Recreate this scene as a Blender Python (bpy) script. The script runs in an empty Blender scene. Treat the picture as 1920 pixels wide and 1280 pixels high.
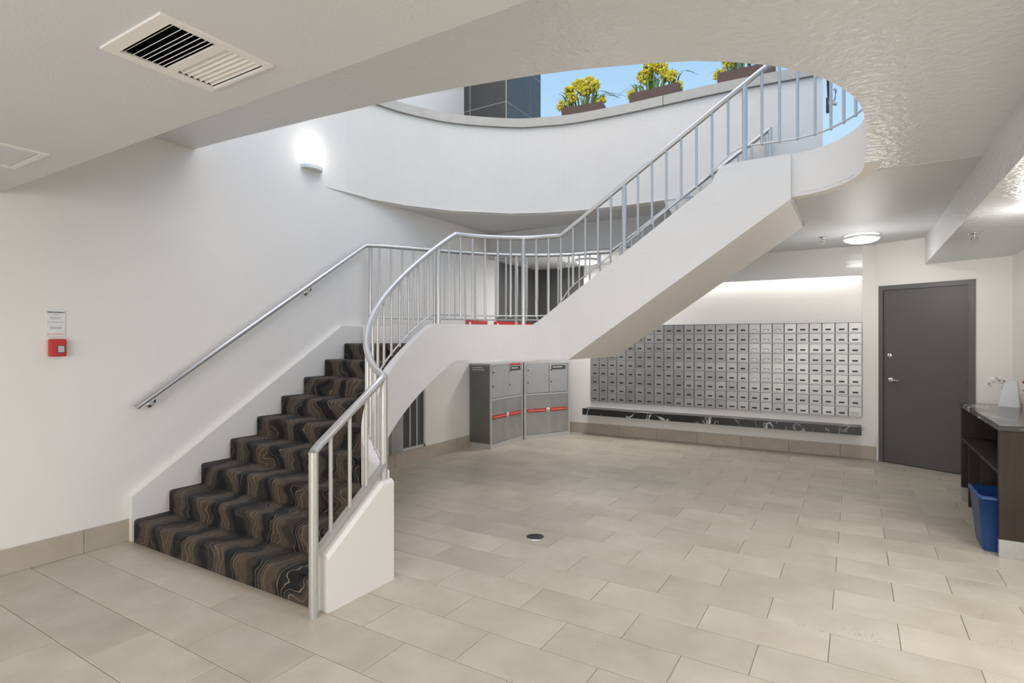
import bpy, bmesh, math, random
from mathutils import Vector, Matrix
random.seed(7)
C = bpy.context.scene.collection
SC = bpy.context.scene
PI = math.pi

# ------------------------------------------------------------------ camera, sky, lights, exposure
CAM_YAW = 0.54878
cd = bpy.data.cameras.new('camera'); cam = bpy.data.objects.new('camera', cd); C.objects.link(cam)
cam.location = (0, 0, 1.504); cam.rotation_euler = (PI/2, 0, CAM_YAW)
cd.sensor_width = 36; cd.lens = 1053.7/1920*36; cd.shift_y = -2.34/1920; cd.clip_start = .05
SC.camera = cam
w = bpy.data.worlds.new('sky'); SC.world = w; w.use_nodes = True
nt = w.node_tree; bg = nt.nodes['Background']
tc = nt.nodes.new('ShaderNodeTexCoord'); sp = nt.nodes.new('ShaderNodeSeparateXYZ'); cr = nt.nodes.new('ShaderNodeValToRGB')
nt.links.new(tc.outputs['Generated'], sp.inputs[0]); nt.links.new(sp.outputs['Z'], cr.inputs[0]); nt.links.new(cr.outputs[0], bg.inputs[0])
cr.color_ramp.elements[0].position = .0; cr.color_ramp.elements[0].color = (.66, .86, 1, 1)
cr.color_ramp.elements[1].position = .8; cr.color_ramp.elements[1].color = (.25, .5, .92, 1)
e = cr.color_ramp.elements.new(.3); e.color = (.55, .78, 1, 1)
e = cr.color_ramp.elements.new(.5); e.color = (.36, .62, .96, 1)
bg.inputs[1].default_value = .95
SC.view_settings.view_transform = 'Standard'; SC.view_settings.look = 'None'
SC.view_settings.gamma = 1; SC.view_settings.use_curve_mapping = False
SC.view_settings.exposure = 0.06

def area(name, loc, rot, sx, sy, power, col=(1, .985, .96), spread=PI):
    l = bpy.data.lights.new(name, 'AREA'); l.shape = 'RECTANGLE'; l.size = sx; l.size_y = sy
    l.energy = power; l.color = col; l.spread = spread
    o = bpy.data.objects.new(name, l); C.objects.link(o); o.location = loc; o.rotation_euler = rot
    return o
def point(name, loc, power, r=.1, col=(1, .985, .96)):
    l = bpy.data.lights.new(name, 'POINT'); l.energy = power; l.shadow_soft_size = r; l.color = col
    o = bpy.data.objects.new(name, l); C.objects.link(o); o.location = loc
    return o
# fill lamps added under the lobby ceiling, behind and right of the camera
area('lobby_fill_1', (-2.6, -.9, 2.42), (0, 0, 0), 1.2, .6, 18)
area('lobby_fill_2', (.6, -.9, 2.42), (0, 0, 0), 1.2, .6, 62)
area('lobby_fill_4', (2.3, 2.7, 2.37), (0, 0, 0), 1.2, .8, 90)
area('lobby_fill_3', (-1, -3, 2.42), (0, 0, 0), 2.2, .8, 44)
# warm fill lamp added above the stair opening to offset the blue sky
area('upper_warm_fill', (-2.0, 3.6, 6.6), (0, 0, 0), 4.5, 4.5, 150, (1, .83, .66))
area('camera_side_fill', (-.6, -3.7, 1.5), (PI/2, 0, 0), 5, 2.2, 150, (1, .985, .97))  # broad soft fill added behind the camera, brightens surfaces facing it
# dish lamps
def disk(name, loc, power, size=.34):
    o = area(name, loc, (0, 0, 0), size, size, power); o.data.shape = 'DISK'; return o
disk('dish_lamp_disk_1', (.056, 7.40, 2.57), 3)
disk('dish_lamp_disk_2', (-3.41, 7.72, 2.61), 24, .30)
point('dish_lamp_fill_1', (.056, 7.1, 2.12), 12, .2)  # fill added below and ahead of the lamp, spreads light over the ceiling
point('dish_lamp_light_2', (-3.41, 7.62, 2.32), 12, .2)
point('dish_lamp_light_3', (1.05, 5.0, 2.2), 6, .12)
point('sconce_light', (-4.46, 3.76, 3.40), 1.3, .06)
area('cove_strip_light', (-1.8, 8.49, 2.40), (math.radians(-8), 0, 0), 3.6, .05, 8, (1, .98, .95))

# ------------------------------------------------------------------ materials
def mat(name, col, rough=.6, metal=0, noise=0, nscale=8, bump=0, bscale=60, vary=0, coat=0, spec=.5, stretch=None, dist=.004):
    m = bpy.data.materials.new(name); m.use_nodes = True
    n = m.node_tree.nodes; l = m.node_tree.links; b = n['Principled BSDF']
    b.inputs['Base Color'].default_value = (*col, 1); b.inputs['Roughness'].default_value = rough
    b.inputs['Metallic'].default_value = metal; b.inputs['Coat Weight'].default_value = coat
    b.inputs['Specular IOR Level'].default_value = spec
    g = n.new('ShaderNodeNewGeometry'); mp = n.new('ShaderNodeMapping'); l.new(g.outputs['Position'], mp.inputs[0])
    if stretch: mp.inputs['Scale'].default_value = stretch
    last = None
    if noise:
        t = n.new('ShaderNodeTexNoise'); t.inputs['Scale'].default_value = nscale; t.inputs['Detail'].default_value = 5
        l.new(mp.outputs[0], t.inputs['Vector'])
        mr = n.new('ShaderNodeMapRange'); mr.inputs[1].default_value = .3; mr.inputs[2].default_value = .7
        mr.inputs[3].default_value = 1-noise; mr.inputs[4].default_value = 1+noise
        l.new(t.outputs['Fac'], mr.inputs[0]); last = mr.outputs[0]
    if vary:
        oi = n.new('ShaderNodeObjectInfo'); mr = n.new('ShaderNodeMapRange')
        mr.inputs[3].default_value = 1-vary; mr.inputs[4].default_value = 1+vary; l.new(oi.outputs['Random'], mr.inputs[0])
        if last:
            mm = n.new('ShaderNodeMath'); mm.operation = 'MULTIPLY'; l.new(last, mm.inputs[0]); l.new(mr.outputs[0], mm.inputs[1]); last = mm.outputs[0]
        else: last = mr.outputs[0]
    if last:
        vm = n.new('ShaderNodeVectorMath'); vm.operation = 'SCALE'; vm.inputs[0].default_value = col
        l.new(last, vm.inputs['Scale']); l.new(vm.outputs[0], b.inputs['Base Color'])
    if bump:
        t = n.new('ShaderNodeTexNoise'); t.inputs['Scale'].default_value = bscale; t.inputs['Detail'].default_value = 3
        l.new(mp.outputs[0], t.inputs['Vector'])
        bp = n.new('ShaderNodeBump'); bp.inputs['Strength'].default_value = bump; bp.inputs['Distance'].default_value = dist
        l.new(t.outputs['Fac'], bp.inputs['Height']); l.new(bp.outputs[0], b.inputs['Normal'])
    return m
def emis(name, col, s):
    m = mat(name, col, .4); b = m.node_tree.nodes['Principled BSDF']
    b.inputs['Emission Color'].default_value = (*col, 1); b.inputs['Emission Strength'].default_value = s
    return m
M = {}
M['wall'] = mat('wall_paint', (.775, .755, .73), .55, noise=.012, nscale=2, bump=.25, bscale=90)
M['stair'] = mat('stair_plaster', (.755, .73, .70), .6, noise=.015, nscale=3, bump=.5, bscale=45)
M['ceil'] = mat('ceiling_paint', (.60, .61, .615), .5, noise=.012, nscale=2, bump=.2, bscale=80)
M['ceil2'] = mat('stippled_ceiling_paint', (.675, .685, .695), .32, noise=.012, nscale=2, bump=1, bscale=26, dist=.010)
M['trimw'] = mat('white_satin_paint', (.74, .725, .70), .4)
M['gloss'] = mat('glossy_white_panel', (.66, .66, .65), .12, noise=.01, nscale=2, coat=.6)
M['metal'] = mat('silver_paint', (.56, .56, .555), .3, metal=.6, spec=.6)
M['metal2'] = mat('brushed_aluminium', (.58, .58, .575), .26, metal=.7)
M['rimmetal'] = mat('lamp_rim', (.75, .75, .74), .25, metal=.5)
M['grout'] = mat('grout', (.27, .235, .19), .8, noise=.05)
M['base'] = mat('skirting_stone', (.43, .375, .31), .45, noise=.07, nscale=7, vary=.05)
M['cap'] = mat('parapet_cap_stone', (.50, .48, .44), .4, noise=.05, nscale=10, vary=.06)
M['door'] = mat('grey_door_paint', (.095, .089, .089), .45, noise=.03, nscale=4)
M['doorf'] = mat('grey_frame_paint', (.115, .11, .11), .42)
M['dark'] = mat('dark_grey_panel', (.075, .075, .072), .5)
M['black'] = mat('black', (.012, .012, .012), .6)
M['chrome'] = mat('satin_chrome', (.75, .74, .72), .22, metal=1)
M['steel'] = mat('galvanised_grey', (.43, .435, .43), .35, metal=.5, noise=.1, nscale=6, stretch=(1, 1, .4))
M['steelframe'] = mat('grey_cabinet_frame', (.58, .58, .57), .4, metal=.3)
M['steeldoor'] = mat('pale_grey_cabinet_door', (.47, .48, .485), .4, metal=.3, noise=.04, nscale=9)
M['steelside'] = mat('dark_cabinet_side', (.17, .17, .155), .4, metal=.4, noise=.12, nscale=3)
M['mail'] = mat('mailbox_aluminium', (.355, .355, .35), .33, metal=.55, noise=.04, nscale=50, vary=.13)
M['mailframe'] = mat('mailbox_frame_aluminium', (.50, .50, .49), .35, metal=.5)
M['mailgap'] = mat('mailbox_dark_gap', (.05, .05, .05), .5)  # dark grey of the backing and the upright joints
M['red'] = mat('red_enamel', (.50, .022, .025), .35)
M['redpale'] = mat('pale_red_print', (.75, .22, .17), .4)
M['white'] = mat('white_print', (.8, .8, .8), .4)
M['paper'] = mat('paper_white', (.74, .75, .76), .6)
M['ink'] = mat('ink', (.08, .08, .09), .6)
M['inkgrey'] = mat('ink_grey', (.33, .33, .34), .6)
M['bin'] = mat('blue_plastic', (.012, .055, .20), .38)
M['planter'] = mat('brown_planter', (.10, .055, .045), .5, noise=.08, nscale=20)
M['leaf'] = mat('grass_leaf', (.14, .24, .055), .5, noise=.25, nscale=12)
M['leaf2'] = mat('dark_leaf', (.05, .10, .035), .5, noise=.2, nscale=12)
M['yellow'] = mat('yellow_petals', (.72, .62, .06), .6, noise=.25, nscale=60)
M['orchid'] = mat('white_petals', (.85, .85, .83), .5)
M['rose'] = mat('red_petals', (.42, .03, .045), .6, noise=.3, nscale=70)
M['pink'] = mat('pink_paper', (.75, .52, .52), .6)
M['kick'] = mat('brushed_kick_plate', (.48, .49, .48), .35, metal=.7, noise=.04, nscale=30)
M['rubber'] = mat('drain_black', (.02, .022, .028), .4)
M['tilewall'] = mat('slate_wall_tile', (.062, .062, .06), .22, noise=.1, nscale=6)
M['joint'] = mat('pale_joint', (.42, .42, .4), .6)
M['lampglow'] = emis('lamp_glow', (1, .985, .96), 6)
M['sconceglow'] = emis('sconce_glow', (1, .98, .95), 2.2)

def tile_mat():
    m = mat('floor_tile', (.5, .45, .37), .42, bump=.12, bscale=120)
    n = m.node_tree.nodes; l = m.node_tree.links; b = n['Principled BSDF']
    g = n.new('ShaderNodeNewGeometry'); oi = n.new('ShaderNodeObjectInfo')
    vm = n.new('ShaderNodeVectorMath'); vm.operation = 'ADD'
    cx = n.new('ShaderNodeCombineXYZ'); mu = n.new('ShaderNodeMath'); mu.operation = 'MULTIPLY'; mu.inputs[1].default_value = 37
    l.new(oi.outputs['Random'], mu.inputs[0]); l.new(mu.outputs[0], cx.inputs[2]); l.new(g.outputs['Position'], vm.inputs[0]); l.new(cx.outputs[0], vm.inputs[1])
    t = n.new('ShaderNodeTexNoise'); t.inputs['Scale'].default_value = 3.2; t.inputs['Detail'].default_value = 8; t.inputs['Roughness'].default_value = .6
    l.new(vm.outputs[0], t.inputs['Vector'])
    r = n.new('ShaderNodeValToRGB'); l.new(t.outputs['Fac'], r.inputs[0])
    r.color_ramp.elements[0].position = .3; r.color_ramp.elements[0].color = (.415, .372, .300, 1)
    r.color_ramp.elements[1].position = .7; r.color_ramp.elements[1].color = (.525, .480, .405, 1)
    # fine pits
    v = n.new('ShaderNodeTexNoise'); v.inputs['Scale'].default_value = 130; v.inputs['Detail'].default_value = 1; l.new(vm.outputs[0], v.inputs['Vector'])
    v2 = n.new('ShaderNodeTexNoise'); v2.inputs['Scale'].default_value = 4; l.new(vm.outputs[0], v2.inputs['Vector'])
    ad = n.new('ShaderNodeMath'); ad.operation = 'MULTIPLY'; l.new(v.outputs['Fac'], ad.inputs[0]); l.new(v2.outputs['Fac'], ad.inputs[1])
    rr = n.new('ShaderNodeMapRange'); rr.inputs[1].default_value = .43; rr.inputs[2].default_value = .47; rr.inputs[3].default_value = 1; rr.inputs[4].default_value = .62
    l.new(ad.outputs[0], rr.inputs[0])
    mr = n.new('ShaderNodeMapRange'); mr.inputs[3].default_value = .90; mr.inputs[4].default_value = 1.06; l.new(oi.outputs['Random'], mr.inputs[0])
    m2 = n.new('ShaderNodeMath'); m2.operation = 'MULTIPLY'; l.new(rr.outputs[0], m2.inputs[0]); l.new(mr.outputs[0], m2.inputs[1])
    sc = n.new('ShaderNodeVectorMath'); sc.operation = 'SCALE'; l.new(r.outputs[0], sc.inputs[0]); l.new(m2.outputs[0], sc.inputs['Scale'])
    l.new(sc.outputs[0], b.inputs['Base Color'])
    return m
M['tile'] = tile_mat()

def carpet_mat():
    m = mat('patterned_carpet', (.05, .04, .03), .72, spec=.3, bump=.5, bscale=400)
    m.node_tree.nodes['Principled BSDF'].inputs['Sheen Weight'].default_value = .03
    n = m.node_tree.nodes; l = m.node_tree.links; b = n['Principled BSDF']
    g = n.new('ShaderNodeNewGeometry'); s = n.new('ShaderNodeSeparateXYZ'); l.new(g.outputs['Position'], s.inputs[0])
    def math_(op, a, c=None, d=None):
        k = n.new('ShaderNodeMath'); k.operation = op
        for i, v in enumerate((a, c, d)):
            if v is None: continue
            if isinstance(v, (int, float)): k.inputs[i].default_value = v
            else: l.new(v, k.inputs[i])
        return k.outputs[0]
    t = math_('ADD', s.outputs['Y'], s.outputs['Z'])
    cx = n.new('ShaderNodeCombineXYZ'); l.new(math_('MULTIPLY', s.outputs['X'], 2.2), cx.inputs[0]); l.new(math_('MULTIPLY', t, 3.4), cx.inputs[1])
    nz = n.new('ShaderNodeTexNoise'); nz.inputs['Scale'].default_value = 1; nz.inputs['Detail'].default_value = 2; l.new(cx.outputs[0], nz.inputs['Vector'])
    wv = math_('SINE', math_('MULTIPLY', t, 7.2))
    warp = math_('ADD', math_('MULTIPLY', math_('SUBTRACT', nz.outputs['Fac'], .5), .50), math_('MULTIPLY', wv, .035))
    u = math_('ADD', s.outputs['X'], warp)
    band = math_('SINE', math_('MULTIPLY', u, 2*PI/.30))
    band2 = math_('SINE', math_('MULTIPLY', u, 2*PI/.085))
    base = n.new('ShaderNodeValToRGB'); l.new(math_('MULTIPLY_ADD', math_('ADD', band, math_('MULTIPLY', band2, .35)), .37, .5), base.inputs[0])
    base.color_ramp.elements[0].position = .15; base.color_ramp.elements[0].color = (.004, .0035, .004, 1)
    base.color_ramp.elements[1].position = .8; base.color_ramp.elements[1].color = (.072, .052, .038, 1)
    e = base.color_ramp.elements.new(.48); e.color = (.034, .026, .021, 1)
    # thin pale contour lines, bunched
    nz2 = n.new('ShaderNodeTexNoise'); nz2.inputs['Scale'].default_value = 2.3; nz2.inputs['Detail'].default_value = 1; l.new(cx.outputs[0], nz2.inputs['Vector'])
    u2 = math_('ADD', u, math_('MULTIPLY', nz2.outputs['Fac'], .14))
    ln = math_('ABSOLUTE', math_('SINE', math_('MULTIPLY', u2, PI/.043)))
    thin = math_('LESS_THAN', ln, .15)
    gate = math_('GREATER_THAN', math_('SINE', math_('ADD', math_('MULTIPLY', u2, 2*PI/.27), 1.1)), -.25)
    fac = math_('MULTIPLY', math_('MULTIPLY', thin, gate), math_('MULTIPLY', nz.outputs['Fac'], 1.3))
    mx = n.new('ShaderNodeMix'); mx.data_type = 'RGBA'; l.new(fac, mx.inputs[0]); l.new(base.outputs[0], mx.inputs[6]); mx.inputs[7].default_value = (.30, .25, .19, 1)
    l.new(mx.outputs[2], b.inputs['Base Color'])
    return m
M['carpet'] = carpet_mat()

def marble_mat(name, base, vein, rough, thr=.012, scale=2.2, seed=0):
    m = mat(name, base, rough); n = m.node_tree.nodes; l = m.node_tree.links; b = n['Principled BSDF']
    g = n.new('ShaderNodeNewGeometry'); mp = n.new('ShaderNodeMapping'); mp.inputs['Location'].default_value = (seed, 0, 0); mp.inputs['Rotation'].default_value = (.3, .5, .7)
    l.new(g.outputs['Position'], mp.inputs[0])
    t = n.new('ShaderNodeTexNoise'); t.inputs['Scale'].default_value = scale; t.inputs['Detail'].default_value = 4; t.inputs['Distortion'].default_value = .8; l.new(mp.outputs[0], t.inputs['Vector'])
    a = n.new('ShaderNodeMath'); a.operation = 'SUBTRACT'; a.inputs[1].default_value = .5; l.new(t.outputs['Fac'], a.inputs[0])
    c = n.new('ShaderNodeMath'); c.operation = 'ABSOLUTE'; l.new(a.outputs[0], c.inputs[0])
    t2 = n.new('ShaderNodeTexNoise'); t2.inputs['Scale'].default_value = 3; l.new(mp.outputs[0], t2.inputs['Vector'])
    r = n.new('ShaderNodeMapRange'); r.inputs[1].default_value = 0; r.inputs[2].default_value = thr; r.inputs[3].default_value = 1; r.inputs[4].default_value = 0; l.new(c.outputs[0], r.inputs[0])
    r2 = n.new('ShaderNodeMapRange'); r2.inputs[1].default_value = .47; r2.inputs[2].default_value = .60; l.new(t2.outputs['Fac'], r2.inputs[0])
    k = n.new('ShaderNodeMath'); k.operation = 'MULTIPLY'; l.new(r.outputs[0], k.inputs[0]); l.new(r2.outputs[0], k.inputs[1])
    mx = n.new('ShaderNodeMix'); mx.data_type = 'RGBA'; l.new(k.outputs[0], mx.inputs[0]); mx.inputs[6].default_value = (*base, 1); mx.inputs[7].default_value = (*vein, 1)
    l.new(mx.outputs[2], b.inputs['Base Color'])
    return m
M['marble'] = marble_mat('black_marble', (.016, .017, .016), (.7, .7, .68), .25, .02, 3.4)
M['marble2'] = marble_mat('grey_marble', (.06, .06, .056), (.75, .75, .72), .18, .045, 3.6, 4)
def wood_mat():
    m = mat('dark_wood', (.036, .025, .019), .5, spec=.3, noise=.25, nscale=4, stretch=(6, 6, .6))
    return m
M['wood'] = wood_mat()
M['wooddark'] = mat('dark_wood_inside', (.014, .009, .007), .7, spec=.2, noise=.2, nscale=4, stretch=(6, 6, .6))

# ------------------------------------------------------------------ mesh helpers
class MB:
    def __init__(s): s.v = []; s.f = []; s.sm = []
    def add(s, vs, fs, smooth=False):
        b = len(s.v); s.v += [tuple(p) for p in vs]; s.f += [tuple(b+i for i in f) for f in fs]; s.sm += [smooth]*len(fs); return s
    def box(s, x0, x1, y0, y1, z0, z1, rot=None):
        vs = [(x, y, z) for z in (z0, z1) for y in (y0, y1) for x in (x0, x1)]
        if rot: vs = [rot @ Vector(p) for p in vs]
        return s.add(vs, [(0, 2, 3, 1), (4, 5, 7, 6), (0, 1, 5, 4), (2, 6, 7, 3), (0, 4, 6, 2), (1, 3, 7, 5)])
    def prism(s, poly, z0, z1):      # poly CCW; z0,z1 numbers or lists
        n = len(poly); a = z0 if hasattr(z0, '__len__') else [z0]*n; b = z1 if hasattr(z1, '__len__') else [z1]*n
        vs = [(p[0], p[1], a[i]) for i, p in enumerate(poly)]+[(p[0], p[1], b[i]) for i, p in enumerate(poly)]
        fs = [tuple(range(n-1, -1, -1)), tuple(range(n, 2*n))]+[(i, (i+1) % n, n+(i+1) % n, n+i) for i in range(n)]
        return s.add(vs, fs)
    def tube(s, path, r, seg=12, caps=True):
        P = [Vector(p) for p in path]; n = len(P); rings = []
        up = Vector((0, 0, 1))
        for i in range(n):
            t = (P[min(i+1, n-1)]-P[i]).normalized()+(P[i]-P[max(i-1, 0)]).normalized()
            t.normalize()
            if abs(t.z) > .98: up = Vector((1, 0, 0))
            else: up = Vector((0, 0, 1))
            a = t.cross(up).normalized(); b = t.cross(a)
            rr = r[i] if hasattr(r, '__len__') else r
            k = 1
            if 0 < i < n-1:
                c = (P[i+1]-P[i]).normalized().dot((P[i]-P[i-1]).normalized()); k = 1/max(.6, math.sqrt((1+c)/2))
            rings.append([P[i]+rr*(math.cos(q)*a*(k if False else 1)+math.sin(q)*b) for q in [2*PI*j/seg for j in range(seg)]])
        vs = [v for rg in rings for v in rg]; fs = []
        for i in range(n-1):
            for j in range(seg):
                k = (j+1) % seg; fs.append((i*seg+j, i*seg+k, (i+1)*seg+k, (i+1)*seg+j))
        s.add(vs, fs, True)
        if caps: s.add(rings[0], [tuple(range(seg-1, -1, -1))]); s.add(rings[-1], [tuple(range(seg))])
        return s
    def lathe(s, prof, cx=0, cy=0, seg=24, smooth=True):
        vs = [(cx+r*math.cos(2*PI*j/seg), cy+r*math.sin(2*PI*j/seg), z) for r, z in prof for j in range(seg)]
        fs = []
        for i in range(len(prof)-1):
            for j in range(seg):
                k = (j+1) % seg; fs.append((i*seg+j, i*seg+k, (i+1)*seg+k, (i+1)*seg+j))
        return s.add(vs, fs, smooth)
    def ribbon(s, path, half, z0, z1):  # solid wall along plan path; z0,z1 lists
        L = offset(path, half); R = offset(path, -half); n = len(path)
        a = z0 if hasattr(z0, '__len__') else [z0]*n; b = z1 if hasattr(z1, '__len__') else [z1]*n
        vs = []
        for i in range(n): vs += [(L[i][0], L[i][1], a[i]), (R[i][0], R[i][1], a[i]), (R[i][0], R[i][1], b[i]), (L[i][0], L[i][1], b[i])]
        fs = []
        for i in range(n-1):
            for j in range(4): k = (j+1) % 4; fs.append((i*4+j, (i+1)*4+j, (i+1)*4+k, i*4+k))
        fs += [(0, 1, 2, 3), tuple((n-1)*4+j for j in (3, 2, 1, 0))]
        return s.add(vs, fs)
    def mesh(s, name, mat_, smooth_angle=False):
        me = bpy.data.meshes.new(name); me.from_pydata(s.v, [], s.f); me.update()
        me.polygons.foreach_set('use_smooth', s.sm)
        if mat_: me.materials.append(mat_)
        bm = bmesh.new(); bm.from_mesh(me); bmesh.ops.recalc_face_normals(bm, faces=bm.faces); bm.to_mesh(me); bm.free()
        return me
    def build(s, name, mat_, parent=None, kind=None):
        o = bpy.data.objects.new(name, s.mesh(name, mat_)); C.objects.link(o)
        if parent: o.parent = parent
        if kind: o['kind'] = kind
        return o
def offset(path, d):
    out = []; n = len(path)
    for i in range(n):
        a = Vector(path[max(i-1, 0)][:2]); b = Vector(path[min(i+1, n-1)][:2]); t = (b-a).normalized()
        out.append((path[i][0]-t.y*d, path[i][1]+t.x*d))
    return out
def catmull(pts, k=6):
    P = [Vector(p) for p in pts]; P = [2*P[0]-P[1]]+P+[2*P[-1]-P[-2]]; out = []
    for i in range(1, len(P)-2):
        for j in range(k):
            t = j/k; a, b, c, d = P[i-1:i+3]
            out.append(.5*((2*b)+(c-a)*t+(2*a-5*b+4*c-d)*t*t+(3*b-a-3*c+d)*t**3))
    out.append(P[-2]); return out
def link(o, parent=None):
    C.objects.link(o)
    if parent: o.parent = parent
    return o
def empty(name, loc, rz=0, label=None, cat=None, group=None):
    o = bpy.data.objects.new(name, None); C.objects.link(o); o.location = loc; o.rotation_euler = (0, 0, rz); o.empty_display_size = .1
    if label: o['label'] = label
    if cat: o['category'] = cat
    if group: o['group'] = group
    return o
def tag(o, label, cat, group=None):
    o['label'] = label; o['category'] = cat
    if group: o['group'] = group
    return o
def bevel(o, width=.004, seg=1, angle=50):
    bm = bmesh.new(); bm.from_mesh(o.data)
    es = [e for e in bm.edges if len(e.link_faces) == 2 and e.calc_face_angle(0) > math.radians(angle)]
    bmesh.ops.bevel(bm, geom=es, offset=width, segments=seg, affect='EDGES', profile=.5, clamp_overlap=True)
    bm.to_mesh(o.data); bm.free(); return o
def quadmesh(name, pts, mat_, parent=None, kind=None):
    m = MB(); m.add(pts, [tuple(range(len(pts)))]); return m.build(name, mat_, parent, kind)

XL, YB = -4.66, 8.42          # left wall, back wall
# ------------------------------------------------------------------ walls
b = MB().box(XL-.15, XL, -4, 6.325, 0, 6.4).box(XL-.15, XL, 6.325, YB+.4, 0, 3.2)
wl = b.build('wall_left', M['wall'], kind='structure')
NX0, NX1, NZ0, NZ1, ND = -3.655, .075, .53, 2.33, .16      # recess over the letter boxes
b = MB().box(XL-.15, NX0, YB, YB+.3, 0, 3.1).box(NX0, NX1, YB, YB+.3, 0, NZ0).box(NX1, .30, YB, YB+.3, 0, 3.1)
b.box(NX0, NX1, YB+ND, YB+.3, NZ0, 2.75)
wb = b.build('wall_back', M['wall'], kind='structure')
hd = MB().box(NX0, NX1, YB, YB+.04, NZ1, 2.72).build('glossy_header', M['gloss'], wb)
# door wall (27 degrees off the back wall)
DP = Vector((.248, 8.358, 0)); DE = Vector((.887, -.461, 0)).normalized(); DA = math.atan2(DE.y, DE.x)
RD = Matrix.Translation(DP) @ Matrix.Rotation(DA, 4, 'Z')      # local x along wall, local -y into the room
b = MB().box(-.03, .003, 0, .2, 0, 3.1, RD).box(.982, 1.30, 0, .2, 0, 3.1, RD).box(.003, .982, 0, .2, 2.176, 3.1, RD)
wd = b.build('wall_right', M['wall'], kind='structure')
CX = (DP+DE*1.30)
b = MB().box(CX.x, CX.x+.2, 4.4, CX.y+.08, 0, 3.1).box(CX.x+.2, 4.2, 4.4, 4.6, 0, 3.1).box(4.0, 4.2, -4, 4.4, 0, 3.1)
b.build('wall_far_right', M['wall'], kind='structure')
MB().box(XL-.15, 4.2, -4.2, -4, 0, 3.1).build('wall_front', M['wall'], kind='structure')

# ------------------------------------------------------------------ opening outline (plan of the ring edge seen from below)
def zc(x): return 2.68 if x > -.8 else 2.68+.4*(-.8-x)/3.86
ring = [(-4.66, 2.593), (-4.028, 2.503), (-3.491, 2.442), (-2.865, 2.368), (-2.325, 2.312), (-1.998, 2.287), (-1.706, 2.274), (-1.463, 2.270), (-1.245, 2.272), (-1.064, 2.285), (-.895, 2.307), (-.732, 2.349), (-.584, 2.419), (-.451, 2.509), (-.32, 2.621), (-.226, 2.728), (-.131, 2.868), (-.062, 3.016), (-.009, 3.168), (.018, 3.292), (.034, 3.41), (.045, 3.60), (.052, 3.9), (.055, 4.2), (.048, 4.457), (.004, 4.617), (-.055, 4.74), (-.140, 4.85), (-.232, 4.93), (-.34, 4.985), (-.455, 5.01)]
LOWY = 1.345
# ceiling near part: strips between soffit step and ring edge
b = MB()
for (x0, y0), (x1, y1) in zip(ring[:21], ring[1:22]):
    b.add([(x0, LOWY-.02, zc(x0)), (x1, LOWY-.02, zc(x1)), (x1, y1, zc(x1)), (x0, y0, zc(x0))], [(0, 1, 2, 3)])
me = b.mesh('ceiling', M['ceil2']); bm = bmesh.new(); bm.from_mesh(me); bmesh.ops.remove_doubles(bm, verts=bm.verts, dist=.0005); bm.to_mesh(me); bm.free()
c1 = bpy.data.objects.new('ceiling', me); C.objects.link(c1); c1['kind'] = 'structure'
xr = .71
poly = [(.052, 3.9), (.055, 4.2), (.048, 4.457), (.046, 4.62), (xr, 4.62), (xr, LOWY-.02), (.045, LOWY-.02), (.045, 3.60)]
quadmesh('ceiling_right_near', [(x, y, 2.68) for x, y in poly], M['ceil2'], c1)
far = [(.046, 4.62), (.004, 4.617), (-.055, 4.74), (-.140, 4.85), (-.232, 4.93), (-.34, 4.985), (-.455, 5.01), (-.455, 6.27), (-.72, 6.27), (-.72, 7.45), (xr, 7.45), (xr, 4.62)]
quadmesh('ceiling_right_far', [(x, y, 2.675) for x, y in far], M['ceil'], c1)
MB().box(.046, xr, 4.618, 4.620, 2.6755, 2.682).build('crease', M['ceil'], c1)
MB().box(-.72, xr, 7.448, 7.45, 2.6755, 2.706).build('step_edge', M['ceil'], c1)
quadmesh('ceiling_back', [(XL, 6.95, 2.705), (xr, 6.95, 2.705), (xr, YB+.02, 2.705), (XL, YB+.02, 2.705)], M['ceil'], c1)
MB().box(XL, -.72, 6.95, 6.99, 2.705, 3.08).build('bulkhead', M['ceil'], c1)
quadmesh('slab_underside', [(XL, 3.9, 3.085), (XL, 6.97, 3.085), (-.72, 6.97, 3.085), (-.72, 6.31, 3.085), (-2.25, 6.31, 3.085), (-2.92, 6.26, 3.085), (-3.3, 6.15, 3.085), (-3.66, 5.98, 3.085), (-4.2, 5.49, 3.085), (-4.5, 4.96, 3.085), (-4.62, 4.56, 3.085)], M['ceil'], c1)
# low soffit over the entrance side, with a hole for the air vent and the hatch
VX0, VX1, VY0, VY1 = -2.022, -1.716, .884, 1.195
def rects_with_holes(X0, X1, Y0, Y1, holes):
    xs = sorted({X0, X1, *[h[0] for h in holes], *[h[1] for h in holes]}); ys = sorted({Y0, Y1, *[h[2] for h in holes], *[h[3] for h in holes]}); out = []
    for a, c in zip(xs, xs[1:]):
        for d, f in zip(ys, ys[1:]):
            mx, my = (a+c)/2, (d+f)/2
            if not any(h[0] < mx < h[1] and h[2] < my < h[3] for h in holes): out.append((a, c, d, f))
    return out
b = MB()
for a, c, d, f in rects_with_holes(XL, 4.0, -4, LOWY, [(VX0, VX1, VY0, VY1)]): b.box(a, c, d, f, 2.44, 2.50)
b.box(XL, 4.0, LOWY-.02, LOWY, 2.50, 3.12)
b.build('ceiling_low', M['ceil'], kind='structure')
# boxed beam and lowered ceiling on the right
b = MB().prism([(xr-.02, LOWY), (4.0, LOWY), (4.0, 4.4), (CX.x+.0, 4.4), (CX.x, CX.y), (xr-.02, 8.12)], 2.39, 2.75)
b.build('ceiling_beam', M['ceil2'], c1)
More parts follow.
